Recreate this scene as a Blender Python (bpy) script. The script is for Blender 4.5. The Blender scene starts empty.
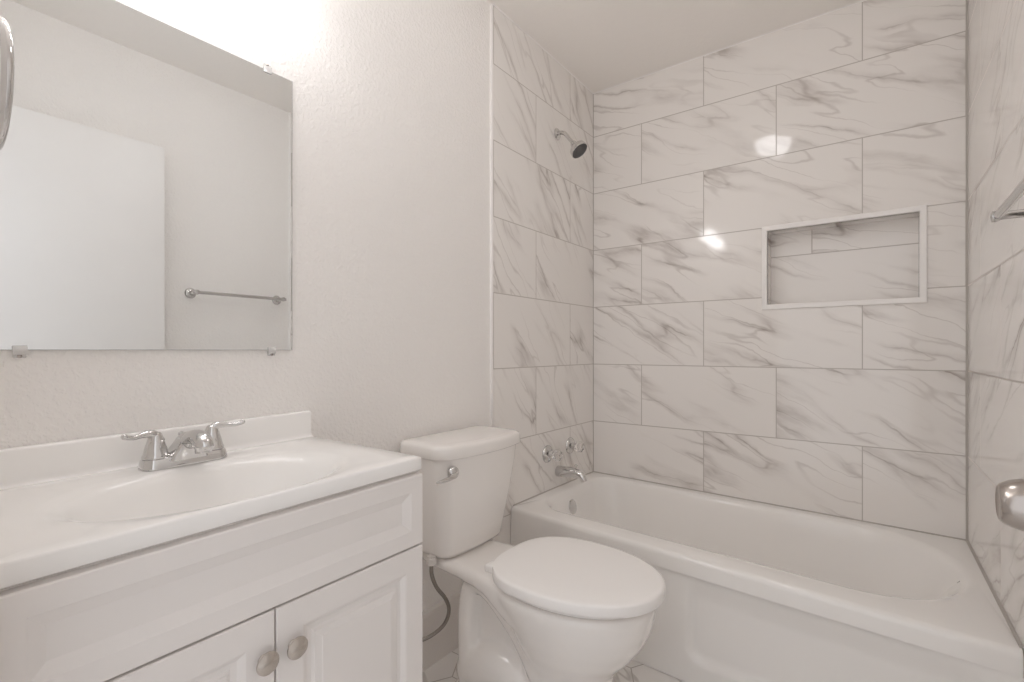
import bpy, bmesh, math, random
from mathutils import Vector, Matrix

# ------------------------------------------------------------------ camera, world, exposure
S = bpy.context.scene
C = S.collection
CX, H, YAW, F = 1.247, 1.09, math.radians(36.7), 494.0
cam_data = bpy.data.cameras.new('camera')
cam_data.sensor_width = 36.0
cam_data.lens = F / 1024 * 36.0
cam_data.shift_y = 9.0 / 1024
cam_data.clip_start = 0.01
cam = bpy.data.objects.new('camera', cam_data)
C.objects.link(cam)
cam.location = (CX, 0.0, H)
cam.rotation_euler = (math.pi / 2, 0, YAW)
S.camera = cam

world = bpy.data.worlds.new('world')
S.world = world
world.use_nodes = True
bg = world.node_tree.nodes['Background']
bg.inputs['Color'].default_value = (0.97, 0.965, 0.985, 1)
bg.inputs['Strength'].default_value = 1.0

S.view_settings.view_transform = 'Standard'
S.view_settings.look = 'None'
S.view_settings.exposure = 0.17
S.view_settings.gamma = 1.0
S.view_settings.use_curve_mapping = False

S.cycles.max_bounces = 24
S.cycles.diffuse_bounces = 16      # a small white room: light bounces many times
S.cycles.glossy_bounces = 8
S.cycles.transmission_bounces = 8

GLOBE_EMIT = 15.0
CEIL_EMIT = 8.5
LAMP_COLOR = (0.98, 0.965, 0.975, 1)

# ------------------------------------------------------------------ room constants
D = 2.41          # face of the tiled back wall
XR = 1.50         # face of the tiled right wall
TILE_EDGE = 1.545  # where the tile begins on the side walls
XRF = 1.512       # the right wall flares a little towards the door
PAINT_L, PAINT_R = -0.009, 1.521
CEIL = 2.48
YF = 0.085        # front wall, room side
PI = math.pi


# ------------------------------------------------------------------ object helpers
def obj(name, bm, mats, parent=None, smooth=True, angle=35, flip=False):
    bmesh.ops.recalc_face_normals(bm, faces=bm.faces[:])
    me = bpy.data.meshes.new(name)
    bm.to_mesh(me)
    bm.free()
    o = bpy.data.objects.new(name, me)
    C.objects.link(o)
    for m in (mats if isinstance(mats, (list, tuple)) else [mats]):
        me.materials.append(m)
    if smooth:
        me.polygons.foreach_set('use_smooth', [True] * len(me.polygons))
        if angle is not None:
            me.set_sharp_from_angle(angle=math.radians(angle))
    if parent is not None:
        o.parent = parent
        # meshes are built in world coordinates; only an Empty carries a location
        o.matrix_parent_inverse = Matrix.Translation(-parent.location)
    return o


def thing(name, label, cat, loc, group=None):
    o = bpy.data.objects.new(name, None)
    C.objects.link(o)
    o.location = loc
    o.empty_display_size = 0.05
    return tag(o, label, cat, group)


def tag(o, label, cat, group=None):
    o['label'] = label
    o['category'] = cat
    if group:
        o['group'] = group
    return o


def struct(o, label=None, cat=None):
    o['kind'] = 'structure'
    if label:
        o['label'] = label
    if cat:
        o['category'] = cat
    return o


# ------------------------------------------------------------------ mesh helpers
def loft(bm, loops, cap0=True, cap1=True, closed=True, mat=0):
    rows = [[bm.verts.new(p) for p in lp] for lp in loops]
    n = len(rows[0])
    fs = []
    for a, b in zip(rows, rows[1:]):
        for i in range(n if closed else n - 1):
            j = (i + 1) % n
            fs.append(bm.faces.new((a[i], a[j], b[j], b[i])))
    if cap0:
        fs.append(bm.faces.new(rows[0][::-1]))
    if cap1:
        fs.append(bm.faces.new(rows[-1]))
    for f in fs:
        f.material_index = mat
    return rows


def box(bm, x0, x1, y0, y1, z0, z1, bev=0.0, seg=2, mat=0):
    v = [bm.verts.new((x, y, z)) for x in (x0, x1) for y in (y0, y1) for z in (z0, z1)]
    fs = [bm.faces.new([v[i] for i in q]) for q in
          ((0, 1, 3, 2), (4, 6, 7, 5), (0, 4, 5, 1), (2, 3, 7, 6), (0, 2, 6, 4), (1, 5, 7, 3))]
    for f in fs:
        f.material_index = mat
    if bev > 0:
        es = list({e for f in fs for e in f.edges})
        r = bmesh.ops.bevel(bm, geom=es, offset=bev, segments=seg, profile=0.5, affect='EDGES')
        for f in r['faces']:
            f.material_index = mat


def frame_of(axis):
    a = Vector(axis).normalized()
    u = Vector((0, 0, 1)) if abs(a.z) < 0.9 else Vector((1, 0, 0))
    u = (u - a * u.dot(a)).normalized()
    return a, u, a.cross(u)


def lathe(bm, profile, origin, axis, n=32, cap=True):
    """profile: list of (distance along axis, radius)"""
    a, u, v = frame_of(axis)
    o = Vector(origin)
    loops = [[o + a * t + (u * math.cos(2 * PI * i / n) + v * math.sin(2 * PI * i / n)) * max(r, 1e-5)
              for i in range(n)] for t, r in profile]
    loft(bm, loops, cap, cap)


def spline(pts, per=8):
    """Catmull-Rom through points (any tuple length)"""
    P = [tuple(p) for p in pts]
    P = [tuple(2 * a - b for a, b in zip(P[0], P[1]))] + P + [tuple(2 * a - b for a, b in zip(P[-1], P[-2]))]
    out = []
    for k in range(1, len(P) - 2):
        for s in range(per):
            t = s / per
            out.append(tuple(0.5 * (2 * b + (c - a) * t + (2 * a - 5 * b + 4 * c - d) * t * t
                                    + (-a + 3 * b - 3 * c + d) * t ** 3)
                             for a, b, c, d in zip(P[k - 1], P[k], P[k + 1], P[k + 2])))
    out.append(P[-2])
    return out


def tube(bm, pts, radius, n=16, cap=True, closed=False, flat=1.0):
    """pts: 3-tuples (radius given) or 4-tuples with their own radius; flat squashes the second frame axis"""
    V = [Vector(p[:3]) for p in pts]
    R = [p[3] if len(p) > 3 else radius for p in pts]
    m = len(V)
    loops = []
    prev = None
    for i in range(m):
        if closed:
            t = (V[(i + 1) % m] - V[i - 1]).normalized()
        else:
            t = (V[min(i + 1, m - 1)] - V[max(i - 1, 0)]).normalized()
        if prev is None:
            _, u, _ = frame_of(t)
        else:
            u = (prev - t * prev.dot(t)).normalized()
        prev = u
        w = t.cross(u)
        loops.append([V[i] + (u * math.cos(2 * PI * k / n) + w * flat * math.sin(2 * PI * k / n)) * R[i] for k in range(n)])
    if closed:
        loops.append(loops[0])
        loft(bm, loops, False, False)
        bmesh.ops.remove_doubles(bm, verts=bm.verts[:], dist=1e-6)
    else:
        loft(bm, loops, cap, cap)


def rrect(x0, x1, y0, y1, z, r, n=8):
    """rounded rectangle loop in the XY plane; r is one radius or four (x0y0, x1y0, x1y1, x0y1)"""
    rs = r if isinstance(r, (list, tuple)) else (r,) * 4
    cs = ((x0 + rs[0], y0 + rs[0], PI), (x1 - rs[1], y0 + rs[1], 1.5 * PI),
          (x1 - rs[2], y1 - rs[2], 0.0), (x0 + rs[3], y1 - rs[3], 0.5 * PI))
    out = []
    for (cx, cy, a0), rr in zip(cs, rs):
        for k in range(n + 1):
            a = a0 + 0.5 * PI * k / n
            out.append((cx + rr * math.cos(a), cy + rr * math.sin(a), z))
    return out


def raised_panel(bm, y0, y1, z0, z1, x_back, x_front, rings):
    """cabinet front in the YZ plane facing +X: rings = list of (inset, depth from front)"""
    def rect(i, x):
        return [(x, y0 + i, z0 + i), (x, y1 - i, z0 + i), (x, y1 - i, z1 - i), (x, y0 + i, z1 - i)]
    loops = [rect(0, x_back), rect(0, x_front - 0.002), rect(0.002, x_front)]
    for i, d in rings:
        loops.append(rect(i, x_front - d))
    loft(bm, loops)


# ------------------------------------------------------------------ materials
class NT:
    def __init__(self, name):
        self.m = bpy.data.materials.new(name)
        self.m.use_nodes = True
        self.t = self.m.node_tree
        self.b = self.t.nodes['Principled BSDF']

    def n(self, kind, **kw):
        nd = self.t.nodes.new(kind)
        for k, v in kw.items():
            setattr(nd, k, v)
        return nd

    def put(self, sock, v):
        if isinstance(v, bpy.types.NodeSocket):
            self.t.links.new(v, sock)
        else:
            sock.default_value = v

    def math(self, op, a, b=None, c=None, clamp=False):
        nd = self.n('ShaderNodeMath', operation=op, use_clamp=clamp)
        for i, v in enumerate((a, b, c)):
            if v is not None:
                self.put(nd.inputs[i], v)
        return nd.outputs[0]

    def comb(self, x, y, z):
        nd = self.n('ShaderNodeCombineXYZ')
        for i, v in enumerate((x, y, z)):
            self.put(nd.inputs[i], v)
        return nd.outputs[0]

    def pos(self):
        nd = self.n('ShaderNodeSeparateXYZ')
        self.t.links.new(self.n('ShaderNodeTexCoord').outputs['Object'], nd.inputs[0])
        return nd.outputs

    def noise(self, vec, scale=1.0, detail=2.0, rough=0.5, dist=0.0):
        nd = self.n('ShaderNodeTexNoise')
        self.put(nd.inputs['Vector'], vec)
        nd.inputs['Scale'].default_value = scale
        nd.inputs['Detail'].default_value = detail
        nd.inputs['Roughness'].default_value = rough
        nd.inputs['Distortion'].default_value = dist
        return nd.outputs['Fac']

    def ramp(self, v, a0, a1, b0, b1, smooth=True):
        nd = self.n('ShaderNodeMapRange', interpolation_type='SMOOTHSTEP' if smooth else 'LINEAR')
        self.put(nd.inputs['Value'], v)
        for k, x in (('From Min', a0), ('From Max', a1), ('To Min', b0), ('To Max', b1)):
            nd.inputs[k].default_value = x
        return nd.outputs[0]

    def mix(self, f, a, b):
        nd = self.n('ShaderNodeMix', data_type='RGBA')
        self.put(nd.inputs['Factor'], f)
        self.put(nd.inputs['A'], a)
        self.put(nd.inputs['B'], b)
        return nd.outputs['Result']

    def bump(self, h, strength, dist):
        nd = self.n('ShaderNodeBump')
        nd.inputs['Strength'].default_value = strength
        nd.inputs['Distance'].default_value = dist
        self.put(nd.inputs['Height'], h)
        return nd.outputs[0]

    def set(self, **kw):
        for k, v in kw.items():
            self.put(self.b.inputs[k.replace('_', ' ')], v)
        return self.m


def simple(name, col, rough, metal=0.0, mottling=0.03, **kw):
    """plain surface with a faint procedural mottling of its own colour"""
    t = NT(name)
    x, y, z = t.pos()[:3]
    nz = t.noise(t.comb(x, y, z), 9.0, 3.0)
    c2 = tuple(c * (1 - mottling) for c in col)
    t.put(t.b.inputs['Base Color'], t.mix(nz, (*col, 1), (*c2, 1)))
    t.set(Roughness=rough, Metallic=metal)
    for k, v in kw.items():
        t.put(t.b.inputs[k.replace('_', ' ')], v)
    return t.m


def painted(name, col, rough, bump=0.5, scale=95.0, dist=0.0016):
    t = NT(name)
    x, y, z = t.pos()[:3]
    p = t.comb(x, y, z)
    n1 = t.noise(p, scale, 2.0, 0.55, 0.4)
    n2 = t.ramp(n1, 0.42, 0.66, 0.0, 1.0)
    t.set(Base_Color=(*col, 1), Roughness=rough, Normal=t.bump(n2, bump, dist))
    return t.m


def marble_tile(name, horiz, a0, b0, seed, slope=0.52, w=0.6115, h=0.307, mirror=False, grout_w=0.0016, rough=0.07):
    """large polished marble-look porcelain tiles in a half bond with thin grout"""
    t = NT(name)
    P = t.pos()
    a, b = P[horiz], P[2]
    if mirror:
        a = t.math('MULTIPLY', a, -1.0)
    rb = t.math('DIVIDE', t.math('SUBTRACT', b, b0), h)
    row = t.math('FLOOR', rb)
    fb = t.math('MULTIPLY', t.math('FRACT', rb), h)
    par = t.math('FLOORED_MODULO', row, 2.0)
    ra = t.math('DIVIDE', t.math('SUBTRACT', t.math('SUBTRACT', a, a0), t.math('MULTIPLY', par, w / 2)), w)
    col = t.math('FLOOR', ra)
    fa = t.math('MULTIPLY', t.math('FRACT', ra), w)
    da = t.math('MINIMUM', fa, t.math('SUBTRACT', w, fa))
    db = t.math('MINIMUM', fb, t.math('SUBTRACT', h, fb))
    edge = t.math('MINIMUM', da, db)
    grout = t.ramp(edge, grout_w, grout_w + 0.0006, 1.0, 0.0)
    wn = t.n('ShaderNodeTexWhiteNoise', noise_dimensions='3D')
    t.put(wn.inputs['Vector'], t.comb(col, row, float(seed)))
    rnd = wn.outputs['Value']
    rs = t.n('ShaderNodeSeparateColor')
    t.put(rs.inputs[0], wn.outputs['Color'])
    r1, r2, r3 = rs.outputs[0], rs.outputs[1], rs.outputs[2]
    th = t.math('ADD', slope - 0.14, t.math('MULTIPLY', r2, 0.28))
    ct, st = t.math('COSINE', th), t.math('SINE', th)
    al = t.math('SUBTRACT', t.math('MULTIPLY', fa, ct), t.math('MULTIPLY', fb, st))
    ac = t.math('ADD', t.math('MULTIPLY', fa, st), t.math('MULTIPLY', fb, ct))
    off = t.math('MULTIPLY', rnd, 61.0)
    # gentle warp so that the veins wander
    wv = t.noise(t.comb(t.math('MULTIPLY', al, 4.5), t.math('MULTIPLY', ac, 6.0), off), 1.0, 4.0, 0.55)
    ac2 = t.math('ADD', ac, t.math('MULTIPLY', t.math('SUBTRACT', wv, 0.5), 0.085))
    n1 = t.noise(t.comb(t.math('MULTIPLY', al, 1.5), t.math('MULTIPLY', ac2, 8.5), t.math('ADD', off, 3.7)), 1.0, 1.0, 0.4)
    d1 = t.math('ABSOLUTE', t.math('SUBTRACT', n1, 0.5))
    n2 = t.noise(t.comb(t.math('MULTIPLY', al, 2.2), t.math('MULTIPLY', ac2, 14.0), t.math('ADD', off, 19.3)), 1.0, 1.0, 0.4)
    d2 = t.math('ABSOLUTE', t.math('SUBTRACT', n2, 0.52))
    m1 = t.ramp(t.noise(t.comb(t.math('MULTIPLY', al, 2.4), t.math('MULTIPLY', ac, 5.0), t.math('ADD', off, 33.0)), 1.0, 2.0), 0.38, 0.62, 0.0, 1.0)
    m2 = t.ramp(t.noise(t.comb(t.math('MULTIPLY', al, 6.0), t.math('MULTIPLY', ac, 9.0), t.math('ADD', off, 47.0)), 1.0, 2.0), 0.46, 0.70, 0.0, 1.0)
    grain = t.noise(t.comb(t.math('MULTIPLY', al, 14.0), t.math('MULTIPLY', ac2, 70.0), off), 1.0, 2.0, 0.6)
    soft = t.math('MULTIPLY', t.math('MULTIPLY', t.ramp(d1, 0.0, 0.075, 1.0, 0.0), m1), t.ramp(grain, 0.3, 0.7, 0.55, 1.1))
    sharp = t.math('MULTIPLY', t.ramp(d1, 0.0, 0.016, 1.0, 0.0), t.math('MULTIPLY', m1, t.math('ADD', 0.25, t.math('MULTIPLY', m2, 0.75))))
    fine = t.math('MULTIPLY', t.ramp(d2, 0.0, 0.022, 1.0, 0.0), m1)
    v = t.math('ADD', t.math('MULTIPLY', soft, 0.30), t.math('MULTIPLY', sharp, 0.42))
    v = t.math('ADD', v, t.math('MULTIPLY', fine, 0.26), clamp=True)
    base = t.mix(v, (0.86, 0.835, 0.81, 1), (0.25, 0.20, 0.17, 1))
    colr = t.mix(grout, base, (0.50, 0.465, 0.435, 1))
    # every tile sits a hair out of plane
    g = t.n('ShaderNodeNewGeometry')
    vm = t.n('ShaderNodeVectorMath', operation='MULTIPLY_ADD')
    t.put(vm.inputs[0], wn.outputs['Color'])
    vm.inputs[1].default_value = (0.010, 0.010, 0.010)
    t.put(vm.inputs[2], g.outputs['Normal'])
    vn = t.n('ShaderNodeVectorMath', operation='NORMALIZE')
    t.put(vn.inputs[0], vm.outputs[0])
    t.set(Base_Color=colr, Roughness=t.ramp(grout, 0, 1, rough, 0.7), Normal=vn.outputs[0])
    return t.m


def hex_floor(name, px, py, a):
    """hexagonal marble-look floor tile; (px, py) is a corner whose edges leave at 180 and +-60 degrees"""
    t = NT(name)
    P = t.pos()
    s3 = math.sqrt(3)
    # centre of one hexagon: the corner is its left corner
    x = t.math('SUBTRACT', P[0], px + a)
    y = t.math('SUBTRACT', P[1], py)

    def cell(x, y):
        cx = t.math('SUBTRACT', t.math('FLOORED_MODULO', t.math('ADD', x, 1.5 * a), 3 * a), 1.5 * a)
        cy = t.math('SUBTRACT', t.math('FLOORED_MODULO', t.math('ADD', y, s3 / 2 * a), s3 * a), s3 / 2 * a)
        ax, ay = t.math('ABSOLUTE', cx), t.math('ABSOLUTE', cy)
        hd = t.math('MAXIMUM', ay, t.math('ADD', t.math('MULTIPLY', ax, s3 / 2), t.math('MULTIPLY', ay, 0.5)))
        return hd
    h1 = cell(x, y)
    h2 = cell(t.math('SUBTRACT', x, 1.5 * a), t.math('SUBTRACT', y, s3 / 2 * a))
    hd = t.math('MINIMUM', h1, h2)
    grout = t.ramp(hd, s3 / 2 * a - 0.0024, s3 / 2 * a - 0.0016, 0.0, 1.0)
    al = t.math('SUBTRACT', t.math('MULTIPLY', P[0], 0.8), t.math('MULTIPLY', P[1], 0.6))
    ac = t.math('ADD', t.math('MULTIPLY', P[0], 0.6), t.math('MULTIPLY', P[1], 0.8))
    n1 = t.noise(t.comb(t.math('MULTIPLY', al, 2.0), t.math('MULTIPLY', ac, 7.0), 5.0), 1.0, 3.0, 0.5, 0.1)
    v = t.ramp(t.math('ABSOLUTE', t.math('SUBTRACT', n1, 0.5)), 0.0, 0.03, 0.45, 0.0)
    base = t.mix(v, (0.84, 0.82, 0.80, 1), (0.34, 0.31, 0.29, 1))
    t.set(Base_Color=t.mix(grout, base, (0.44, 0.41, 0.385, 1)), Roughness=t.ramp(grout, 0, 1, 0.22, 0.75))
    return t.m


def emitter(name, col, strength):
    t = NT(name)
    t.set(Base_Color=(0.9, 0.9, 0.88, 1), Emission_Color=col, Emission_Strength=strength, Roughness=0.3)
    return t.m


M_WALL = painted('orange_peel_wall_paint', (0.89, 0.87, 0.85), 0.55)
M_CEIL = painted('ceiling_paint', (0.945, 0.92, 0.89), 0.8, 0.25, 70.0)
M_TILE_B = marble_tile('marble_tile_back', 0, 0.5785, 1.014, 1, slope=0.42)
M_TILE_N = marble_tile('marble_tile_niche', 0, 1.009, 1.508, 14, slope=0.34, w=1.2)
M_TILE_L = marble_tile('marble_tile_left', 1, 1.8546 - 0.6115 / 2, 1.014, 5, slope=0.92)
M_TILE_R = marble_tile('marble_tile_right', 1, 1.8546, 1.014, 9, slope=0.6)
M_FLOOR = hex_floor('hexagon_floor_tile', 0.562, 1.601, 0.115)
M_GROUT = simple('grout', (0.48, 0.45, 0.42), 0.8)
M_CAULK = simple('caulk', (0.62, 0.58, 0.54), 0.5)
M_TRIM = simple('white_trim', (0.93, 0.915, 0.90), 0.35)
M_BASEB = simple('baseboard_paint', (0.80, 0.77, 0.74), 0.4)
M_DOOR = simple('door_paint', (0.87, 0.86, 0.85), 0.4)
M_PORC = simple('white_porcelain', (0.87, 0.845, 0.82), 0.08, mottling=0.01, Coat_Weight=0.3, Coat_Roughness=0.04)
M_SEAT = simple('white_plastic_seat', (0.93, 0.915, 0.90), 0.25, mottling=0.01)
M_TUB = simple('tub_enamel', (0.90, 0.885, 0.865), 0.09, mottling=0.01, Coat_Weight=0.3, Coat_Roughness=0.04)
M_COUNTER = simple('cultured_marble_white', (0.92, 0.91, 0.895), 0.12, mottling=0.01)
M_CAB = simple('white_cabinet_lacquer', (0.81, 0.78, 0.76), 0.32, mottling=0.01)
M_CABIN = simple('cabinet_shadow_gap', (0.45, 0.42, 0.40), 0.6)
M_CHROME = simple('chrome', (0.68, 0.672, 0.665), 0.06, 1.0, 0.01)
M_NICKEL = simple('satin_nickel', (0.62, 0.575, 0.53), 0.27, 1.0, 0.03)
M_STEEL = simple('dark_satin_nickel', (0.50, 0.46, 0.43), 0.22, 1.0, 0.03)
M_DARK = simple('dark_rubber_face', (0.10, 0.10, 0.10), 0.5)
M_PLASTIC = simple('white_plastic_nut', (0.72, 0.69, 0.66), 0.4)
M_CLIP = simple('clear_clip_plastic', (0.95, 0.94, 0.93), 0.25, mottling=0.0, Transmission_Weight=0.45, IOR=1.3)
M_ACRYL = simple('clear_acrylic', (0.95, 0.94, 0.93), 0.06, mottling=0.0, Transmission_Weight=0.9, IOR=1.48)
M_MIRROR = simple('mirror_silver', (0.91, 0.935, 0.945), 0.0, 1.0, 0.0)
M_MIRROR_EDGE = simple('mirror_glass_edge', (0.45, 0.47, 0.46), 0.2)
M_GLOBE = emitter('lit_globe', LAMP_COLOR, GLOBE_EMIT)
M_DOME = emitter('lit_dome', LAMP_COLOR, CEIL_EMIT)


def braided():
    t = NT('braided_steel_hose')
    x, y, z = t.pos()[:3]
    w1 = t.n('ShaderNodeTexWave', bands_direction='DIAGONAL')
    t.put(w1.inputs['Vector'], t.comb(x, y, z))
    w1.inputs['Scale'].default_value = 160.0
    c = t.mix(w1.outputs['Fac'], (0.42, 0.39, 0.36, 1), (0.22, 0.20, 0.18, 1))
    t.set(Base_Color=c, Metallic=0.8, Roughness=0.4)
    return t.m


M_HOSE = braided()

# ------------------------------------------------------------------ THE SETTING
bm = bmesh.new()
box(bm, -0.15, 1.65, -1.3, 2.62, -0.06, 0.0)
struct(obj('floor', bm, M_FLOOR, smooth=False))

bm = bmesh.new()
box(bm, -0.15, 1.65, -0.04, 2.62, CEIL, CEIL + 0.06)
struct(obj('ceiling', bm, M_CEIL, smooth=False))


def side_wall(name, xp, xt, xo, mats, xback=None):
    """painted near the door, tiled (and 9 mm proud) around the tub"""
    bm = bmesh.new()
    pts = [(xo, -0.04), (xp, -0.04), (xp, TILE_EDGE), (xt, TILE_EDGE), (xt if xback is None else xback, D), (xo, D)]
    lo = [bm.verts.new((x, y, 0)) for x, y in pts]
    hi = [bm.verts.new((x, y, CEIL)) for x, y in pts]
    for i in range(6):
        j = (i + 1) % 6
        f = bm.faces.new((lo[i], lo[j], hi[j], hi[i]))
        f.material_index = 1 if i == 3 else 0
    bm.faces.new(lo)
    bm.faces.new(hi[::-1])
    return struct(obj(name, bm, mats, smooth=False))


side_wall('wall_left', PAINT_L, 0.0, -0.13, [M_WALL, M_TILE_L])
side_wall('wall_right', PAINT_R, XRF, 1.63, [M_WALL, M_TILE_R], XR)

# back wall with the recessed niche
NX0, NX1, NZ0, NZ1, ND = 0.850, 1.366, 1.289, 1.611, 0.09
bm = bmesh.new()
xs, zs = [0.0, NX0, NX1, XR], [0.0, NZ0, NZ1, CEIL]
g = {(i, k): bm.verts.new((xs[i], D, zs[k])) for i in range(4) for k in range(4)}
for i in range(3):
    for k in range(3):
        if (i, k) != (1, 1):
            bm.faces.new((g[i, k], g[i + 1, k], g[i + 1, k + 1], g[i, k + 1]))
nb = [bm.verts.new((x, D + ND, z)) for x, z in ((NX0, NZ0), (NX1, NZ0), (NX1, NZ1), (NX0, NZ1))]
nf = [g[1, 1], g[2, 1], g[2, 2], g[1, 2]]
for i in range(4):
    j = (i + 1) % 4
    f = bm.faces.new((nf[i], nf[j], nb[j], nb[i]))
    f.material_index = 1
f = bm.faces.new(nb)
f.material_index = 1
bo = [bm.verts.new((x, D + 0.14, z)) for x, z in ((0, 0), (XR, 0), (XR, CEIL), (0, CEIL))]
fo = [g[0, 0], g[3, 0], g[3, 3], g[0, 3]]
bm.faces.new(bo)
bm.faces.new([g[0, 0], g[1, 0], g[2, 0], g[3, 0], bo[1], bo[0]])
bm.faces.new([g[3, 0], g[3, 1], g[3, 2], g[3, 3], bo[2], bo[1]])
bm.faces.new([g[3, 3], g[2, 3], g[1, 3], g[0, 3], bo[3], bo[2]])
bm.faces.new([g[0, 3], g[0, 2], g[0, 1], g[0, 0], bo[0], bo[3]])
struct(obj('wall_back', bm, [M_TILE_B, M_TILE_N], smooth=False))

# front wall with the doorway the camera stands in
bm = bmesh.new()
box(bm, PAINT_L, 0.575, -0.04, YF, 0, CEIL)
box(bm, 0.575, 1.452, -0.04, YF, 2.045, CEIL)
box(bm, 1.452, PAINT_R, -0.04, YF, 0, CEIL)
struct(obj('wall_front', bm, M_WALL, smooth=False))

# metal tile trim: niche frame and the tile edges
bm = bmesh.new()
o_, i_ = 0.022, 0.0
prof = [(0.022, 0.0), (0.022, -0.005), (0.019, -0.0075), (0.003, -0.0075), (0.0, -0.005), (0.0, 0.012)]
loops = []
for off, dy in prof:
    loops.append([(NX0 - off, D + dy, NZ0 - off), (NX1 + off, D + dy, NZ0 - off),
                  (NX1 + off, D + dy, NZ1 + off), (NX0 - off, D + dy, NZ1 + off)])
loft(bm, loops, False, False)
struct(obj('trim_1', bm, M_TRIM, smooth=False), 'white metal frame around the recessed tile niche', 'trim')
bm = bmesh.new()
box(bm, PAINT_L - 0.001, 0.0015, TILE_EDGE - 0.009, TILE_EDGE + 0.0015, 0.43, CEIL - 0.002, 0.002, 2)
struct(obj('trim_2', bm, M_TRIM), 'white edge strip where the left wall tile begins', 'trim')
bm = bmesh.new()
box(bm, XRF - 0.0015, PAINT_R + 0.001, TILE_EDGE - 0.009, TILE_EDGE + 0.0015, 0.40, CEIL - 0.002, 0.002, 2)
struct(obj('trim_3', bm, M_TRIM), 'white edge strip where the right wall tile begins', 'trim')
# grout beads in the corners and at the ceiling
bm = bmesh.new()
tube(bm, [(0.0, D, 0.40), (0.0, D, CEIL)], 0.0028, 8)
tube(bm, [(XR, D, 0.37), (XR, D, CEIL)], 0.0055, 8)
struct(obj('trim_4', bm, M_GROUT), 'grey grout in the corners of the tiled walls', 'grout')
bm = bmesh.new()
tube(bm, [(0, D, CEIL), (XR, D, CEIL)], 0.004, 8)
tube(bm, [(0, TILE_EDGE, CEIL), (0, D, CEIL)], 0.004, 8)
struct(obj('trim_5', bm, M_TRIM), 'white caulk along the ceiling above the tile', 'caulk')

bm = bmesh.new()
loft(bm, [[(PAINT_L, y, 0), (0.006, y, 0), (0.006, y, 0.178), (0.003, y, 0.188), (PAINT_L, y, 0.193)]
          for y in (0.75, TILE_EDGE - 0.009)])
struct(obj('baseboard_left', bm, M_BASEB, smooth=False))

# door swung open flat against the right wall
bm = bmesh.new()
box(bm, 1.418, 1.453, 0.095, 0.877, 0.012, 2.03, 0.0015, 2)
door = struct(obj('door_1', bm, M_DOOR), 'white door standing open against the right wall', 'door')
bm = bmesh.new()
lathe(bm, [(0, 0.033), (0.004, 0.033), (0.008, 0.028), (0.010, 0.014), (0.016, 0.0135), (0.019, 0.020), (0.024, 0.0268),
           (0.031, 0.0298), (0.040, 0.0296), (0.049, 0.0270), (0.055, 0.0240), (0.0585, 0.0215), (0.0593, 0.0200), (0.0585, 0.0185), (0.0575, 0.0)],
      (1.418, 0.810, 0.911), (-1, 0, 0), 48)
k = obj('door_knob', bm, M_STEEL, door)
k['label'] = 'satin nickel door knob'

# ------------------------------------------------------------------ VANITY
VY0, VY1 = 0.088, 0.745


def settle(bm, k, zref=None):
    """the vanity stands slightly lower at its left end"""
    for v in bm.verts:
        v.co.z -= k * (0.745 - v.co.y) * (1.0 if zref is None else max(0.0, min(1.0, v.co.z / zref)))



van = thing('vanity_cabinet', 'white vanity cabinet with two raised panel doors under the sink top', 'cabinet', (0.2, 0.42, 0))
bm = bmesh.new()
box(bm, -0.008, 0.420, VY0, VY0 + 0.016, 0.09, 0.8275, 0.001, 1)
box(bm, -0.008, 0.420, VY1 - 0.018, VY1 - 0.002, 0.09, 0.8275, 0.001, 1)
box(bm, -0.008, 0.420, VY0 + 0.01, VY1 - 0.01, 0.09, 0.106)
box(bm, -0.008, 0.002, VY0 + 0.01, VY1 - 0.01, 0.09, 0.70)
box(bm, 0.418, 0.433, VY0, VY1 - 0.002, 0.66, 0.8245, 0.001, 1)
box(bm, 0.418, 0.433, VY0, VY1 - 0.002, 0.09, 0.12, 0.001, 1)
for y0, y1 in ((VY0, VY0 + 0.04), (VY1 - 0.042, VY1 - 0.002), (0.395, 0.44)):
    box(bm, 0.418, 0.433, y0, y1, 0.09, 0.70, 0.001, 1)
box(bm, -0.008, 0.385, VY0 + 0.005, VY1 - 0.005, 0.0, 0.09)
settle(bm, 0.017, 0.8)
obj('carcass', bm, M_CAB, van)
bm = bmesh.new()
raised_panel(bm, VY0 + 0.001, VY1 - 0.001, 0.673, 0.8220, 0.433, 0.452,
             [(0.033, 0.0), (0.036, 0.0015), (0.052, 0.008), (0.055, 0.008)])
settle(bm, 0.017, 0.8)
obj('false_drawer_front', bm, M_CAB, van, smooth=False)
DOOR_RINGS = [(0.046, 0.0), (0.050, 0.0015), (0.057, 0.0075), (0.066, 0.0085), (0.070, 0.0065),
              (0.0715, 0.0045), (0.083, 0.0028), (0.085, 0.0015)]
YM = 0.4185
for y0, y1, ky, lab in ((VY0 + 0.001, YM - 0.0015, 0.3975, 0), (YM + 0.0015, VY1 - 0.001, 0.4475, 1)):
    bm = bmesh.new()
    raised_panel(bm, y0, y1, 0.095, 0.669, 0.433, 0.452, DOOR_RINGS)
    settle(bm, 0.017, 0.8)
    d = obj('door', bm, M_CAB, van, smooth=False)
    bm = bmesh.new()
    lathe(bm, [(0, 0.009), (0.002, 0.009), (0.004, 0.0075), (0.009, 0.0075), (0.011, 0.012), (0.0125, 0.0165),
               (0.0145, 0.0182), (0.0168, 0.0178), (0.0172, 0.0160), (0.0200, 0.0120), (0.0212, 0.006), (0.0215, 0.0)], (0.452, ky, 0.5965), (1, 0, 0), 40)
    settle(bm, 0.017, 0.8)
    kn = obj('knob', bm, M_NICKEL, d)
    kn['label'] = 'round brushed nickel knob'

# sink top with the bowl cast into it
SX, SY, SA, SB, TZ = 0.268, 0.415, 0.150, 0.224, 0.858
CT = (PAINT_L + 0.001, 0.444, 0.087, 0.746)
N = 128


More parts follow.
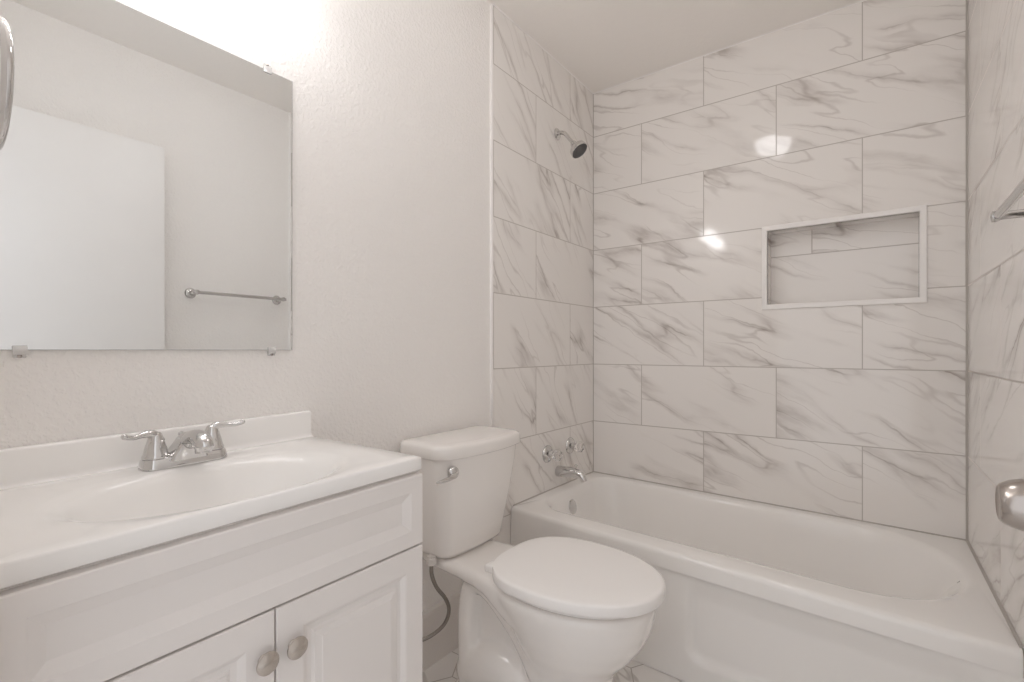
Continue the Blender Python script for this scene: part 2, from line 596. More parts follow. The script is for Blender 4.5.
def sink_ell(k, z, dx=0.0):
    return [(SX + dx + SA * k * math.cos(2 * PI * i / N), SY + SB * k * math.sin(2 * PI * i / N), z) for i in range(N)]


def sink_rect(inset, z):
    x0, x1, y0, y1 = CT[0] + inset, CT[1] - inset, CT[2] + inset, CT[3] - inset
    out = []
    for i in range(N):
        c, s = SA * math.cos(2 * PI * i / N), SB * math.sin(2 * PI * i / N)
        ks = []
        if abs(c) > 1e-9:
            ks.append(((x1 if c > 0 else x0) - SX) / c)
        if abs(s) > 1e-9:
            ks.append(((y1 if s > 0 else y0) - SY) / s)
        q = min(ks)
        out.append([SX + q * c, SY + q * s, z])
    for cx in (x0, x1):
        for cy in (y0, y1):
            j = min(range(N), key=lambda i: (out[i][0] - cx) ** 2 + (out[i][1] - cy) ** 2)
            out[j][0], out[j][1] = cx, cy
    return out


def lerp_loop(a, b, t):
    return [tuple(p + (q - p) * t for p, q in zip(u, v)) for u, v in zip(a, b)]


bm = bmesh.new()
top_r = sink_rect(0.004, TZ)
e112 = sink_ell(1.10, TZ - 0.0015)
loops = [sink_ell(0.10, TZ - 0.128, -0.01), sink_ell(0.25, TZ - 0.125, -0.01), sink_ell(0.45, TZ - 0.114, -0.008), sink_ell(0.62, TZ - 0.096, -0.005),
         sink_ell(0.76, TZ - 0.070, -0.003), sink_ell(0.85, TZ - 0.047), sink_ell(0.91, TZ - 0.029), sink_ell(0.95, TZ - 0.0185), sink_ell(0.98, TZ - 0.0125),
         sink_ell(1.01, TZ - 0.0082), sink_ell(1.045, TZ - 0.0050), sink_ell(1.075, TZ - 0.0030), e112,
         lerp_loop(e112, top_r, 0.18), lerp_loop([(x, y, TZ) for x, y, z in e112], top_r, 0.26), lerp_loop([(x, y, TZ) for x, y, z in e112], top_r, 0.6),
         top_r, sink_rect(0.0012, TZ - 0.0012), sink_rect(0.0, TZ - 0.004), sink_rect(0.0, TZ - 0.027), sink_rect(0.003, TZ - 0.030),
         sink_rect(0.05, TZ - 0.030)]
loft(bm, loops, True, False)
# close underneath around the bowl shell
under = [sink_ell(1.08, TZ - 0.030), sink_ell(0.95, TZ - 0.06), sink_ell(0.7, TZ - 0.115, -0.004), sink_ell(0.3, TZ - 0.14, -0.01)]
loft(bm, [sink_rect(0.05, TZ - 0.030)] + under, False, True)
bmesh.ops.remove_doubles(bm, verts=bm.verts[:], dist=1e-5)
top = thing('sink_countertop', 'white one-piece sink top with an oval basin on the vanity cabinet', 'countertop', (0.2, 0.42, TZ))
settle(bm, 0.018)
obj('basin_slab', bm, M_COUNTER, top, angle=50)
bm = bmesh.new()
ys = (CT[2], CT[3])
prof = [(CT[0], TZ - 0.002), (CT[0] + 0.034, TZ - 0.001), (CT[0] + 0.028, TZ + 0.001), (CT[0] + 0.024, TZ + 0.005), (CT[0] + 0.0225, TZ + 0.011),
        (CT[0] + 0.0205, TZ + 0.062), (CT[0] + 0.0185, TZ + 0.0655), (CT[0] + 0.015, TZ + 0.067), (CT[0], TZ + 0.067)]
loft(bm, [[(x, y, z) for x, z in prof] for y in ys])
settle(bm, 0.018)
obj('backsplash', bm, M_COUNTER, top, angle=40)
bm = bmesh.new()
lathe(bm, [(0, 0.022), (0.003, 0.022), (0.004, 0.019), (0.002, 0.017), (0.003, 0.015), (0.005, 0.012), (0.0055, 0.0)], (SX - 0.01, SY, TZ - 0.128), (0, 0, 1), 32)
settle(bm, 0.018)
obj('drain', bm, M_CHROME, top)

# centerset faucet
FX, FY = 0.068, 0.424
fau = thing('sink_faucet', 'chrome two-lever faucet at the back of the oval sink basin', 'faucet', (FX, FY, TZ))
bm = bmesh.new()
loops = []
for z, ins in ((0, 0.0), (0.003, 0.0), (0.016, 0.0025), (0.020, 0.0045), (0.0215, 0.008)):
    loops.append(rrect(FX - 0.027 + ins, FX + 0.029 - ins, FY - 0.081 + ins, FY + 0.081 - ins, TZ - 0.0005 + z, 0.024 - ins * 0.8, 8))
loft(bm, loops)
settle(bm, 0.018)
obj('base', bm, M_CHROME, fau)
# body rises like a small pyramid and leans into the short spout
bm = bmesh.new()
loops = []
for z, hx0, hx1, hy, r in ((0.012, -0.026, 0.030, 0.036, 0.008), (0.024, -0.024, 0.032, 0.031, 0.009), (0.036, -0.020, 0.034, 0.0235, 0.010),
                           (0.047, -0.014, 0.037, 0.0185, 0.011), (0.056, -0.006, 0.040, 0.0165, 0.012), (0.063, 0.004, 0.040, 0.0130, 0.012),
                           (0.067, 0.012, 0.036, 0.0085, 0.008)):
    loops.append(rrect(FX + hx0, FX + hx1, FY - hy, FY + hy, TZ + z, min(r, hy * 0.95), 8))
loft(bm, loops)
sp = spline([(FX + 0.006, FY, TZ + 0.038, 0.0175), (FX + 0.035, FY, TZ + 0.053, 0.0178), (FX + 0.066, FY, TZ + 0.0575, 0.0182),
             (FX + 0.090, FY, TZ + 0.052, 0.0185), (FX + 0.102, FY, TZ + 0.043, 0.0165), (FX + 0.107, FY, TZ + 0.037, 0.010)], 6)
tube(bm, sp, 0.016, 24)
settle(bm, 0.018)
obj('spout', bm, M_CHROME, fau, angle=60)
bm = bmesh.new()
lathe(bm, [(0, 0.0125), (0.006, 0.0145), (0.014, 0.0145), (0.016, 0.012), (0.0165, 0.009), (0.013, 0.008)], (FX + 0.090, FY, TZ + 0.047), (0.12, 0, -1), 28)
settle(bm, 0.018)
obj('aerator', bm, M_CHROME, fau)
bm = bmesh.new()
lathe(bm, [(0, 0.0028), (0.036, 0.0028), (0.037, 0.005), (0.041, 0.0062), (0.045, 0.005), (0.047, 0.0)], (FX - 0.018, FY, TZ + 0.018), (0, 0, 1), 16)
settle(bm, 0.018)
obj('lift_rod', bm, M_CHROME, fau)
for s in (-1, 1):
    hy = FY + s * 0.0525
    bm = bmesh.new()
    lathe(bm, [(0, 0.0235), (0.004, 0.0238), (0.007, 0.0225), (0.0085, 0.0215), (0.018, 0.0195), (0.032, 0.0155), (0.042, 0.0125), (0.048, 0.0105),
               (0.0515, 0.0075), (0.0525, 0.0)], (FX, hy, TZ + 0.0205), (0, 0, 1), 32)
    lv = spline([(FX - 0.002, hy - s * 0.010, TZ + 0.052, 0.0085), (FX + 0.003, hy + s * 0.006, TZ + 0.069, 0.0088), (FX + 0.008, hy + s * 0.024, TZ + 0.0705, 0.0062),
                 (FX + 0.013, hy + s * 0.040, TZ + 0.0680, 0.0046), (FX + 0.017, hy + s * 0.052, TZ + 0.0705, 0.0048),
                 (FX + 0.019, hy + s * 0.058, TZ + 0.0735, 0.0056), (FX + 0.0195, hy + s * 0.0615, TZ + 0.0745, 0.0030)], 6)
    tube(bm, lv, 0.005, 16)
    settle(bm, 0.018)
    obj('handle', bm, M_CHROME, fau, angle=60)

# ------------------------------------------------------------------ MIRROR
MY0, MY1, MZ0, MZ1 = 0.14, 0.7025, 1.09, 1.8025
mir = thing('wall_mirror', 'large frameless mirror clipped to the wall above the sink', 'mirror', (0, 0.42, MZ0))
bm = bmesh.new()
xb, xf = PAINT_L + 0.001, PAINT_L + 0.0065


def mrect(i, x):
    return [(x, MY0 + i, MZ0 + i), (x, MY1 - i, MZ0 + i), (x, MY1 - i, MZ1 - i), (x, MY0 + i, MZ1 - i)]


rows = loft(bm, [mrect(0, xb), mrect(0, xf - 0.0006), mrect(0.0008, xf - 0.000005), mrect(0.026, xf)])
bm.normal_update()
for f in bm.faces:
    f.material_index = 0 if f.calc_center_median().x > xf - 0.0005 and abs(f.normal.x) > 0.9 else 1
obj('glass', bm, [M_MIRROR, M_MIRROR_EDGE], mir, smooth=False)
for y, z, s in ((0.1845, MZ0, 1), (0.647, MZ0, 1), (0.636, MZ1, -1), (0.1845, MZ1, -1)):
    bm = bmesh.new()
    x0 = PAINT_L + 0.0005
    box(bm, x0, x0 + 0.0055, y - 0.009, y + 0.009, min(z - s * 0.014, z - s * 0.001), max(z - s * 0.014, z - s * 0.001), 0.0012, 2)
    box(bm, x0 + 0.0052, x0 + 0.0092, y - 0.010, y + 0.010, min(z - s * 0.009, z + s * 0.008), max(z - s * 0.009, z + s * 0.008), 0.0012, 2)
    c = obj('mirror_clip', bm, M_CLIP, mir)
    bm = bmesh.new()
    lathe(bm, [(0, 0.0035), (0.001, 0.0035), (0.0022, 0.002), (0.0024, 0.0)], (x0 + 0.0055, y, z - s * 0.0112), (1, 0, 0), 16)
    obj('screw', bm, M_STEEL, c)

# ------------------------------------------------------------------ TOILET
TYC = 1.228
toi = thing('toilet', 'white two-piece toilet with its lid closed between vanity and tub', 'toilet', (0.3, TYC, 0))


def egg(xb, xf, w, z, n=64, wide=0.44, sq=2.0, yc=TYC):
    x0 = xb + (xf - xb) * wide
    out = []
    for i in range(n):
        a = 2 * PI * i / n
        c, s = math.cos(a), math.sin(a)
        e = 2.0 / (sq if c < 0 else 2.05)
        px = math.copysign(abs(c) ** e, c)
        py = math.copysign(abs(s) ** e, s)
        out.append((x0 + (xf - x0 if c > 0 else x0 - xb) * px, yc + w * py, z))
    return out


bm = bmesh.new()
loft(bm, [egg(0.40, 0.672, 0.118, 0.0), egg(0.40, 0.668, 0.114, 0.02), egg(0.41, 0.660, 0.108, 0.10), egg(0.41, 0.660, 0.108, 0.18),
          egg(0.41, 0.668, 0.113, 0.215), egg(0.40, 0.690, 0.127, 0.245), egg(0.385, 0.722, 0.145, 0.280), egg(0.36, 0.752, 0.162, 0.325),
          egg(0.33, 0.772, 0.175, 0.37), egg(0.30, 0.780, 0.1825, 0.408), egg(0.30, 0.781, 0.183, 0.422), egg(0.302, 0.776, 0.180, 0.433)])
# deck under the tank flowing into the bowl rim


def yz_ring(x, hy, z0, z1, r=0.018):
    return [(x, TYC + b, a) for a, b, _ in rrect(z0, z1, -hy, hy, 0, r, 4)]


loft(bm, [yz_ring(0.025, 0.100, 0.402, 0.440), yz_ring(0.09, 0.115, 0.400, 0.441), yz_ring(0.20, 0.122, 0.398, 0.441), yz_ring(0.27, 0.128, 0.394, 0.441),
          yz_ring(0.325, 0.136, 0.384, 0.440), yz_ring(0.37, 0.146, 0.366, 0.436), yz_ring(0.42, 0.156, 0.345, 0.432), yz_ring(0.48, 0.16, 0.33, 0.430)])
# web under the deck
loft(bm, [rrect(0.185, 0.5, TYC - 0.055, TYC + 0.055, 0.0, 0.03), rrect(0.185, 0.5, TYC - 0.055, TYC + 0.055, 0.2, 0.03),
          rrect(0.18, 0.5, TYC - 0.058, TYC + 0.058, 0.42, 0.03)])
for s in (-1, 1):
    tp = spline([(0.222, TYC + s * 0.070, 0.02, 0.036), (0.215, TYC + s * 0.070, 0.16, 0.034), (0.215, TYC + s * 0.070, 0.29, 0.033),
                 (0.235, TYC + s * 0.070, 0.372, 0.034), (0.285, TYC + s * 0.072, 0.385, 0.034), (0.350, TYC + s * 0.068, 0.352, 0.040),
                 (0.430, TYC + s * 0.064, 0.287, 0.048), (0.49, TYC + s * 0.056, 0.20, 0.054), (0.53, TYC + s * 0.055, 0.12, 0.045)], 6)
    tube(bm, tp, 0.04, 20)
    fl = spline([(0.33, TYC + s * 0.075, 0.385, 0.030), (0.40, TYC + s * 0.082, 0.335, 0.036), (0.46, TYC + s * 0.078, 0.265, 0.036),
                 (0.50, TYC + s * 0.070, 0.20, 0.040), (0.53, TYC + s * 0.062, 0.12, 0.045)], 6)
    tube(bm, fl, 0.03, 20)
    ft = spline([(0.20, TYC + s * 0.050, 0.08, 0.055), (0.26, TYC + s * 0.052, 0.12, 0.066), (0.34, TYC + s * 0.052, 0.148, 0.068), (0.42, TYC + s * 0.050, 0.12, 0.066),
                 (0.50, TYC + s * 0.045, 0.06, 0.055)], 6)
    tube(bm, ft, 0.07, 20)
# floor flange
loft(bm, [rrect(0.14, 0.58, TYC - 0.125, TYC + 0.125, 0.0, 0.09), rrect(0.14, 0.58, TYC - 0.125, TYC + 0.125, 0.018, 0.09),
          rrect(0.16, 0.56, TYC - 0.105, TYC + 0.105, 0.045, 0.08)])
bmesh.ops.translate(bm, verts=[v for v in bm.verts if v.co.z < 0.004], vec=(0, 0, 0.001))
for v in bm.verts:
    v.co.z -= 0.009 * min(1.0, max(0.0, v.co.z / 0.3))
bowl = obj('bowl', bm, M_PORC, toi, angle=None)
rm = bowl.modifiers.new('remesh', 'REMESH')
rm.mode = 'VOXEL'
rm.voxel_size = 0.0065
rm.use_smooth_shade = True
sm = bowl.modifiers.new('smooth', 'SMOOTH')
sm.factor = 0.5
sm.iterations = 18

bm = bmesh.new()
TX = 0.012
TKY, TKS = TYC + 0.020, 0.935   # tank centre and width


def tank_loop(z, xf, hy, bow, r, n=10, x0=TX):
    hy *= TKS
    lp = rrect(x0, xf, TKY - hy, TKY + hy, z, r, n)
    # densify the front edge so that it can bow
    out = []
    m = len(lp)
    for i in range(m):
        p, q = lp[i], lp[(i + 1) % m]
        out.append(p)
        if abs(p[1] - q[1]) > 0.1:
            for k in range(1, 12):
                out.append(tuple(a + (b - a) * k / 12 for a, b in zip(p, q)))
    res = []
    for x, y, z_ in out:
        f = (x - x0) / (xf - x0)
        res.append((x + bow * f * (1 - ((y - TKY) / hy) ** 2), y, z_))
    return res


loft(bm, [tank_loop(0.4325, 0.150, 0.140, 0.010, 0.030), tank_loop(0.438, 0.163, 0.155, 0.014, 0.036), tank_loop(0.453, 0.170, 0.164, 0.018, 0.040),
          tank_loop(0.50, 0.176, 0.172, 0.021, 0.042), tank_loop(0.60, 0.188, 0.191, 0.025, 0.042), tank_loop(0.70, 0.198, 0.207, 0.028, 0.042),
          tank_loop(0.766, 0.203, 0.214, 0.030, 0.042)])
obj('tank', bm, M_PORC, toi, angle=50)
bm = bmesh.new()
loft(bm, [tank_loop(0.760, 0.204, 0.218, 0.031, 0.040, x0=0.010), tank_loop(0.760, 0.210, 0.224, 0.032, 0.042, x0=0.008),
          tank_loop(0.764, 0.213, 0.227, 0.032, 0.044, x0=0.006),
          tank_loop(0.790, 0.211, 0.225, 0.032, 0.044, x0=0.006), tank_loop(0.798, 0.207, 0.221, 0.032, 0.041, x0=0.008),
          tank_loop(0.8015, 0.199, 0.213, 0.031, 0.036, x0=0.013), tank_loop(0.803, 0.18, 0.19, 0.03, 0.03, x0=0.03)])
obj('tank_lid', bm, M_PORC, toi, angle=60)

bm = bmesh.new()
lx = 0.2215
lathe(bm, [(0, 0.0195), (0.005, 0.0195), (0.010, 0.0175), (0.014, 0.012), (0.0155, 0.0)], (lx - 0.004, 1.082, 0.722), (1, -0.12, 0), 32)
tube(bm, spline([(lx + 0.008, 1.085, 0.720, 0.0065), (lx + 0.015, 1.064, 0.716, 0.0074), (lx + 0.016, 1.040, 0.7130, 0.0068), (lx + 0.014, 1.012, 0.711, 0.0050),
                 (lx + 0.011, 1.000, 0.7105, 0.002)], 6), 0.006, 16, flat=0.8)
k = obj('flush_lever', bm, M_CHROME, toi, angle=60)
k['label'] = 'chrome flush lever'

bm = bmesh.new()
loft(bm, [egg(0.350, 0.764, 0.166, 0.4335, sq=2.7), egg(0.347, 0.768, 0.170, 0.437, sq=2.7), egg(0.347, 0.768, 0.170, 0.4440, sq=2.7), egg(0.352, 0.760, 0.164, 0.4470, sq=2.7)])
bmesh.ops.translate(bm, verts=bm.verts[:], vec=(0, 0, -0.009))
obj('seat', bm, M_SEAT, toi, angle=50)
bm = bmesh.new()
LY = TYC + 0.010
loft(bm, [egg(0.330, 0.793, 0.192, 0.4478, sq=2.7, yc=LY), egg(0.325, 0.798, 0.1975, 0.4490, sq=2.7, yc=LY), egg(0.324, 0.800, 0.2000, 0.4565, sq=2.7, yc=LY),
          egg(0.324, 0.800, 0.2000, 0.4740, sq=2.7, yc=LY), egg(0.326, 0.798, 0.1985, 0.4780, sq=2.7, yc=LY), egg(0.323, 0.793, 0.1940, 0.4805, sq=2.7, yc=LY),
          egg(0.332, 0.784, 0.186, 0.4817, sq=2.7, yc=LY), egg(0.38, 0.73, 0.13, 0.4832, sq=3.0, yc=LY), egg(0.45, 0.64, 0.07, 0.4838, sq=2.6, yc=LY)])
bmesh.ops.translate(bm, verts=bm.verts[:], vec=(0, 0, -0.009))
obj('seat_lid', bm, M_SEAT, toi, angle=60)
for s in (-1, 1):
    bm = bmesh.new()
    box(bm, 0.300, 0.335, TYC + s * 0.078 - 0.020, TYC + s * 0.078 + 0.020, 0.438, 0.462, 0.007, 4)
    bmesh.ops.translate(bm, verts=bm.verts[:], vec=(0, 0, -0.009))
    obj('hinge_cap', bm, M_SEAT, toi)

# water supply line
sup = thing('water_supply_hose', 'braided steel water hose curving down from the toilet tank', 'hose', (0.1, 1.09, 0.2))
bm = bmesh.new()
tube(bm, spline([(0.118, 1.092, 0.425), (0.118, 1.093, 0.385), (0.122, 1.110, 0.340), (0.128, 1.145, 0.290), (0.126, 1.162, 0.245), (0.112, 1.155, 0.200),
                 (0.085, 1.125, 0.168), (0.055, 1.080, 0.155), (0.032, 1.045, 0.155)], 8), 0.0062, 14)
obj('hose', bm, M_HOSE, sup)
bm = bmesh.new()
lathe(bm, [(0, 0.010), (0.004, 0.016), (0.022, 0.0165), (0.024, 0.014), (0.030, 0.014)], (0.118, 1.092, 0.415), (0, 0, 1), 10)
obj('coupling_nut', bm, M_PLASTIC, sup)['label'] = 'pale plastic coupling nut'
bm = bmesh.new()
lathe(bm, [(0, 0.028), (0.003, 0.028), (0.006, 0.012), (0.022, 0.012), (0.024, 0.015), (0.045, 0.015), (0.047, 0.009), (0.060, 0.009)], (0.006, 1.040, 0.155), (1, 0, 0), 24)
obj('stop_valve', bm, M_CHROME, sup)

# ------------------------------------------------------------------ BATHTUB
tub = thing('bathtub', 'white alcove bathtub with a recessed front apron', 'bathtub', (0.75, 2.03, 0))
RIM, TF, TB = 0.430, 1.650, 2.4085
TX0, TX1 = 0.0015, 1.4985


def drop(p):
    """the tub stands a little lower towards the right wall"""
    x, y, z = p
    w = max(0.0, 1.0 - (y - TF) / 0.76)
    y += (0.012 - 0.03 * x - 0.022 * max(0.0, (x - 0.9) / 0.6) ** 2) * w
    x += 0.011 * w * max(0.0, (x - 1.2) / 0.3)
    return (x, y, z - 0.028 * (x / 1.5) * min(1.0, max(0.0, z / 0.40)))


def L(*a, **k):
    return [drop(p) for p in rrect(*a, **k)]


NC = 14
bm = bmesh.new()
e = 0.004
loops = [
    L(TX0, TX1, TF, TB, RIM - 0.060, e, n=NC), L(TX0, TX1, TF, TB, RIM - 0.020, e, n=NC), L(TX0, TX1, TF + 0.001, TB, RIM - 0.013, e, n=NC),
    L(TX0, TX1, TF + 0.004, TB, RIM - 0.0065, e, n=NC), L(TX0, TX1, TF + 0.010, TB, RIM - 0.0020, e, n=NC), L(TX0, TX1, TF + 0.018, TB, RIM, e, n=NC),
    L(0.045, 1.470, TF + 0.076, 2.380, RIM, (0.135, 0.295, 0.305, 0.105), n=NC),
    L(0.055, 1.462, TF + 0.088, 2.372, RIM - 0.001, (0.13, 0.29, 0.30, 0.10), n=NC),
    L(0.062, 1.455, TF + 0.096, 2.366, RIM - 0.003, (0.13, 0.29, 0.30, 0.10), n=NC),
    L(0.069, 1.447, TF + 0.104, 2.360, RIM - 0.009, (0.13, 0.29, 0.30, 0.10), n=NC),
    L(0.075, 1.438, TF + 0.110, 2.355, RIM - 0.020, (0.13, 0.29, 0.30, 0.10), n=NC),
    L(0.084, 1.415, TF + 0.118, 2.349, RIM - 0.050, (0.13, 0.29, 0.30, 0.10), n=NC),
    L(0.102, 1.355, TF + 0.132, 2.338, RIM - 0.130, (0.13, 0.23, 0.28, 0.11), n=NC),
    L(0.125, 1.275, TF + 0.146, 2.325, RIM - 0.230, (0.13, 0.21, 0.25, 0.12), n=NC),
    L(0.145, 1.180, TF + 0.160, 2.312, RIM - 0.295, (0.13, 0.19, 0.22, 0.12), n=NC),
    L(0.172, 1.140, TF + 0.182, 2.290, RIM - 0.335, (0.12, 0.17, 0.19, 0.12), n=NC),
    L(0.215, 1.090, TF + 0.220, 2.250, RIM - 0.355, (0.10, 0.14, 0.16, 0.10), n=NC),
    L(0.40, 0.90, TF + 0.33, 2.15, RIM - 0.360, (0.05, 0.05, 0.05, 0.05), n=NC)]
loft(bm, loops, False, True)
# apron: a height field with the recessed panel on its right-hand part


def sstep(t):
    t = max(0.0, min(1.0, t))
    return t * t * (3 - 2 * t)


nx, nz = 150, 40
grid = []
for i in range(nx + 1):
    x = TX0 + (TX1 - TX0) * i / nx
    colv = []
    for k in range(nz + 1):
        z = 0.001 + (RIM - 0.060 - 0.001) * k / nz
        # signed distance to a rounded rectangle panel
        cx, cz, hx, hz, rr = 1.09, 0.285, 0.345, 0.205, 0.05
        qx, qz = abs(x - cx) - hx + rr, abs(z - cz) - hz + rr
        sd = math.hypot(max(qx, 0), max(qz, 0)) + min(max(qx, qz), 0) - rr
        rec = 0.018 * sstep(-sd / 0.030 + 0.35) * sstep((RIM - 0.060 - z) / 0.09)
        toe = 0.0
        colv.append(bm.verts.new(drop((x, TF + rec + toe, z))))
    grid.append(colv)
for i in range(nx):
    for k in range(nz):
        bm.faces.new((grid[i][k], grid[i + 1][k], grid[i + 1][k + 1], grid[i][k + 1]))
bmesh.ops.remove_doubles(bm, verts=bm.verts[:], dist=1e-4)
obj('tub_shell', bm, M_TUB, tub, angle=75)
bm = bmesh.new()
lathe(bm, [(0, 0.036), (0.004, 0.036), (0.009, 0.032), (0.011, 0.024), (0.0095, 0.012), (0.0115, 0.005), (0.0115, 0.0)], (0.0835, 2.030, 0.352), (1, 0, 0.2), 40)
k = obj('overflow_plate', bm, M_CHROME, tub)
k['label'] = 'round chrome overflow plate'
bm = bmesh.new()
lathe(bm, [(0, 0.030), (0.003, 0.030), (0.005, 0.025), (0.003, 0.02), (0.003, 0.0)], (0.30, 2.03, 0.062), (0, 0, 1), 32)
obj('drain', bm, M_CHROME, tub)
# caulk round the rim
bm = bmesh.new()
tube(bm, [drop((0.0, TF + 0.02, RIM + 0.001)), drop((0.0, D, RIM + 0.001))], 0.0035, 8)
tube(bm, [drop((0.0, D, RIM + 0.001)), drop((XR, D, RIM + 0.001))], 0.0035, 8)
tube(bm, [drop((XR, TF + 0.02, RIM + 0.001)), drop((XR, D, RIM + 0.001))], 0.006, 8)
struct(obj('trim_6', bm, M_GROUT), 'grey caulk between bathtub rim and tiled walls', 'caulk')

# tub spout and valves
spo = thing('tub_spout', 'chrome tub spout on the tiled wall below the two valve knobs', 'spout', (0.0, 2.035, 0.51))
bm = bmesh.new()
tube(bm, spline([(0.0005, 2.043, 0.507, 0.0265), (0.012, 2.043, 0.507, 0.0265), (0.06, 2.043, 0.510, 0.0245), (0.10, 2.043, 0.510, 0.0215), (0.126, 2.043, 0.503, 0.0190),
                 (0.139, 2.043, 0.487, 0.0165), (0.142, 2.043, 0.478, 0.0150)], 6), 0.02, 24)
obj('spout_body', bm, M_CHROME, spo, angle=60)
bm = bmesh.new()
lathe(bm, [(0, 0.003), (0.014, 0.003), (0.016, 0.007), (0.021, 0.008), (0.024, 0.006), (0.025, 0.0)], (0.100, 2.043, 0.527), (0, 0, 1), 16)
obj('diverter_knob', bm, M_CHROME, spo)


def valve(y, z, label):
    t = thing('tub_valve', label, 'faucet handle', (0.0, y, z), 'tub valves')
    bm = bmesh.new()
    lathe(bm, [(0.0005, 0.041), (0.003, 0.041), (0.008, 0.038), (0.014, 0.028), (0.018, 0.017), (0.034, 0.015), (0.036, 0.012)], (0, y, z), (1, 0, 0), 40)
    obj('escutcheon', bm, M_CHROME, t)
    bm = bmesh.new()
    a, u, v = frame_of((1, 0, 0))
    loops = []
    for d, r in ((0.034, 0.013), (0.038, 0.020), (0.046, 0.0245), (0.060, 0.0255), (0.069, 0.023), (0.073, 0.017)):
        loops.append([Vector((d, y, z)) + (u * math.cos(2 * PI * i / 36) + v * math.sin(2 * PI * i / 36)) * r * (1 + 0.07 * math.cos(6 * 2 * PI * i / 36)) for i in range(36)])
    loft(bm, loops)
    obj('knob', bm, M_ACRYL, t)['label'] = 'clear acrylic knob'
    bm = bmesh.new()
    lathe(bm, [(0, 0.009), (0.002, 0.009), (0.003, 0.006), (0.003, 0.0)], (0.073, y, z), (1, 0, 0), 20)
    obj('cap', bm, M_CHROME, t)
    return t


valve(1.948, 0.605, 'clear-knobbed tub valve nearer the toilet tank, left of its twin')
valve(2.157, 0.612, 'clear-knobbed tub valve nearer the back corner, right of its twin')

# shower head
sh = thing('shower_head', 'chrome shower head with dark face high on the tiled wall', 'shower head', (0.0, 2.035, 2.12))
bm = bmesh.new()
lathe(bm, [(0.0005, 0.027), (0.003, 0.027), (0.008, 0.022), (0.011, 0.012)], (0, 2.035, 2.128), (1, 0, 0), 32)
obj('escutcheon', bm, M_CHROME, sh)
bm = bmesh.new()
tube(bm, spline([(0.002, 2.035, 2.128), (0.022, 2.035, 2.130), (0.045, 2.035, 2.118), (0.068, 2.035, 2.090), (0.090, 2.035, 2.061)], 6), 0.0095, 16)
obj('arm', bm, M_CHROME, sh)
ax = Vector((0.62, 0.0, -0.785)).normalized()
o0 = Vector((0.086, 2.035, 2.066))
bm = bmesh.new()
lathe(bm, [(0, 0.011), (0.004, 0.014), (0.016, 0.0145), (0.020, 0.017), (0.030, 0.031), (0.040, 0.040), (0.052, 0.0425), (0.060, 0.0425), (0.0625, 0.040), (0.0605, 0.039)], o0, ax, 40)
hd = obj('head', bm, M_CHROME, sh)
bm = bmesh.new()
lathe(bm, [(0.058, 0.0392), (0.0612, 0.0392), (0.0620, 0.030), (0.0615, 0.020), (0.0625, 0.019), (0.0625, 0.0)], o0, ax, 40)
obj('spray_face', bm, M_DARK, hd)['label'] = 'dark grey spray face'

# ------------------------------------------------------------------ TOWEL BAR AND RING
tb = thing('towel_bar', 'chrome towel bar on the right wall between door and shower', 'towel bar', (1.5, 1.22, 1.368))
bm = bmesh.new()
tube(bm, [(1.4475, 1.005, 1.375), (1.4475, 1.478, 1.375)], 0.0085, 20)
obj('bar', bm, M_CHROME, tb, angle=50)
for y in (1.022, 1.462):
    bm = bmesh.new()
    lathe(bm, [(0, 0.026), (0.004, 0.026), (0.009, 0.022), (0.013, 0.012), (0.030, 0.0085), (0.068, 0.0085), (0.072, 0.0115), (0.076, 0.0125), (0.082, 0.0115), (0.085, 0.0)],
          (PAINT_R - 0.0005, y, 1.375), (-1, 0, 0), 28)
    obj('post', bm, M_CHROME, tb)

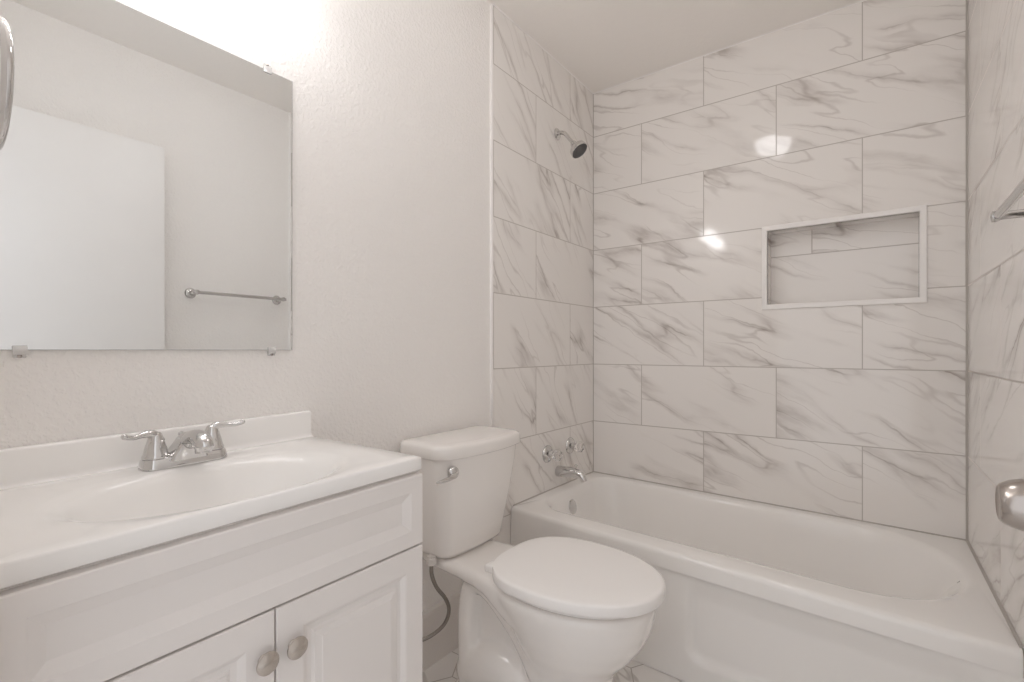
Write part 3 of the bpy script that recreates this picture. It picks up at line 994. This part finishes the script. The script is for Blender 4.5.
tr = thing('towel_ring', 'chrome towel ring hanging beside the left edge of the mirror', 'towel ring', (0.275, YF, 1.46))
bm = bmesh.new()
RX, RY, RZ, RR = 0.275, 0.1205, 1.453, 0.081
tube(bm, [(RX + RR * math.cos(2 * PI * i / 64), RY, RZ + 1.02 * RR * math.sin(2 * PI * i / 64)) for i in range(64)], 0.0062, 16, closed=True)
obj('ring', bm, M_CHROME, tr)
bm = bmesh.new()
lathe(bm, [(0.0005, 0.025), (0.004, 0.025), (0.009, 0.020), (0.013, 0.011), (0.028, 0.010), (0.036, 0.012), (0.043, 0.011), (0.045, 0.0)], (RX, YF, RZ + 1.02 * RR), (0, 1, 0), 28)
obj('post', bm, M_CHROME, tr)

# ------------------------------------------------------------------ LAMPS
vl = thing('vanity_light', 'three-globe chrome vanity light on the wall above the mirror', 'wall lamp', (0, 0.42, 2.0))
bm = bmesh.new()
loft(bm, [[(PAINT_L + 0.0005 + dx, y, z) for y, z in ((0.14 + i, 2.02 + i), (0.70 - i, 2.02 + i), (0.70 - i, 2.12 - i), (0.14 + i, 2.12 - i))]
          for dx, i in ((0, 0), (0.018, 0), (0.028, 0.012), (0.028, 0.03))])
obj('backplate', bm, M_CHROME, vl, smooth=False)
for y in (0.225, 0.42, 0.615):
    bm = bmesh.new()
    lathe(bm, [(0, 0.022), (0.03, 0.022), (0.034, 0.018), (0.075, 0.018)], (PAINT_L + 0.027, y, 2.045), (1, 0, 0), 24)
    sk = obj('socket', bm, M_CHROME, vl)
    bm = bmesh.new()
    bmesh.ops.create_uvsphere(bm, u_segments=32, v_segments=20, radius=0.05, matrix=Matrix.Translation((PAINT_L + 0.142, y, 2.045)))
    obj('globe', bm, M_GLOBE, sk)

cl = thing('ceiling_light', 'round frosted dome light on the ceiling in mid room', 'ceiling lamp', (0.695, 1.20, CEIL))
bm = bmesh.new()
lathe(bm, [(0.0005, 0.120), (0.014, 0.120), (0.020, 0.114)], (0.695, 1.20, CEIL), (0, 0, -1), 48)
obj('rim', bm, M_NICKEL, cl)
bm = bmesh.new()
lathe(bm, [(0.012, 0.112), (0.030, 0.114), (0.060, 0.106), (0.085, 0.088), (0.098, 0.060), (0.104, 0.030), (0.105, 0.0)], (0.695, 1.20, CEIL), (0, 0, -1), 48)
obj('dome', bm, M_DOME, cl)
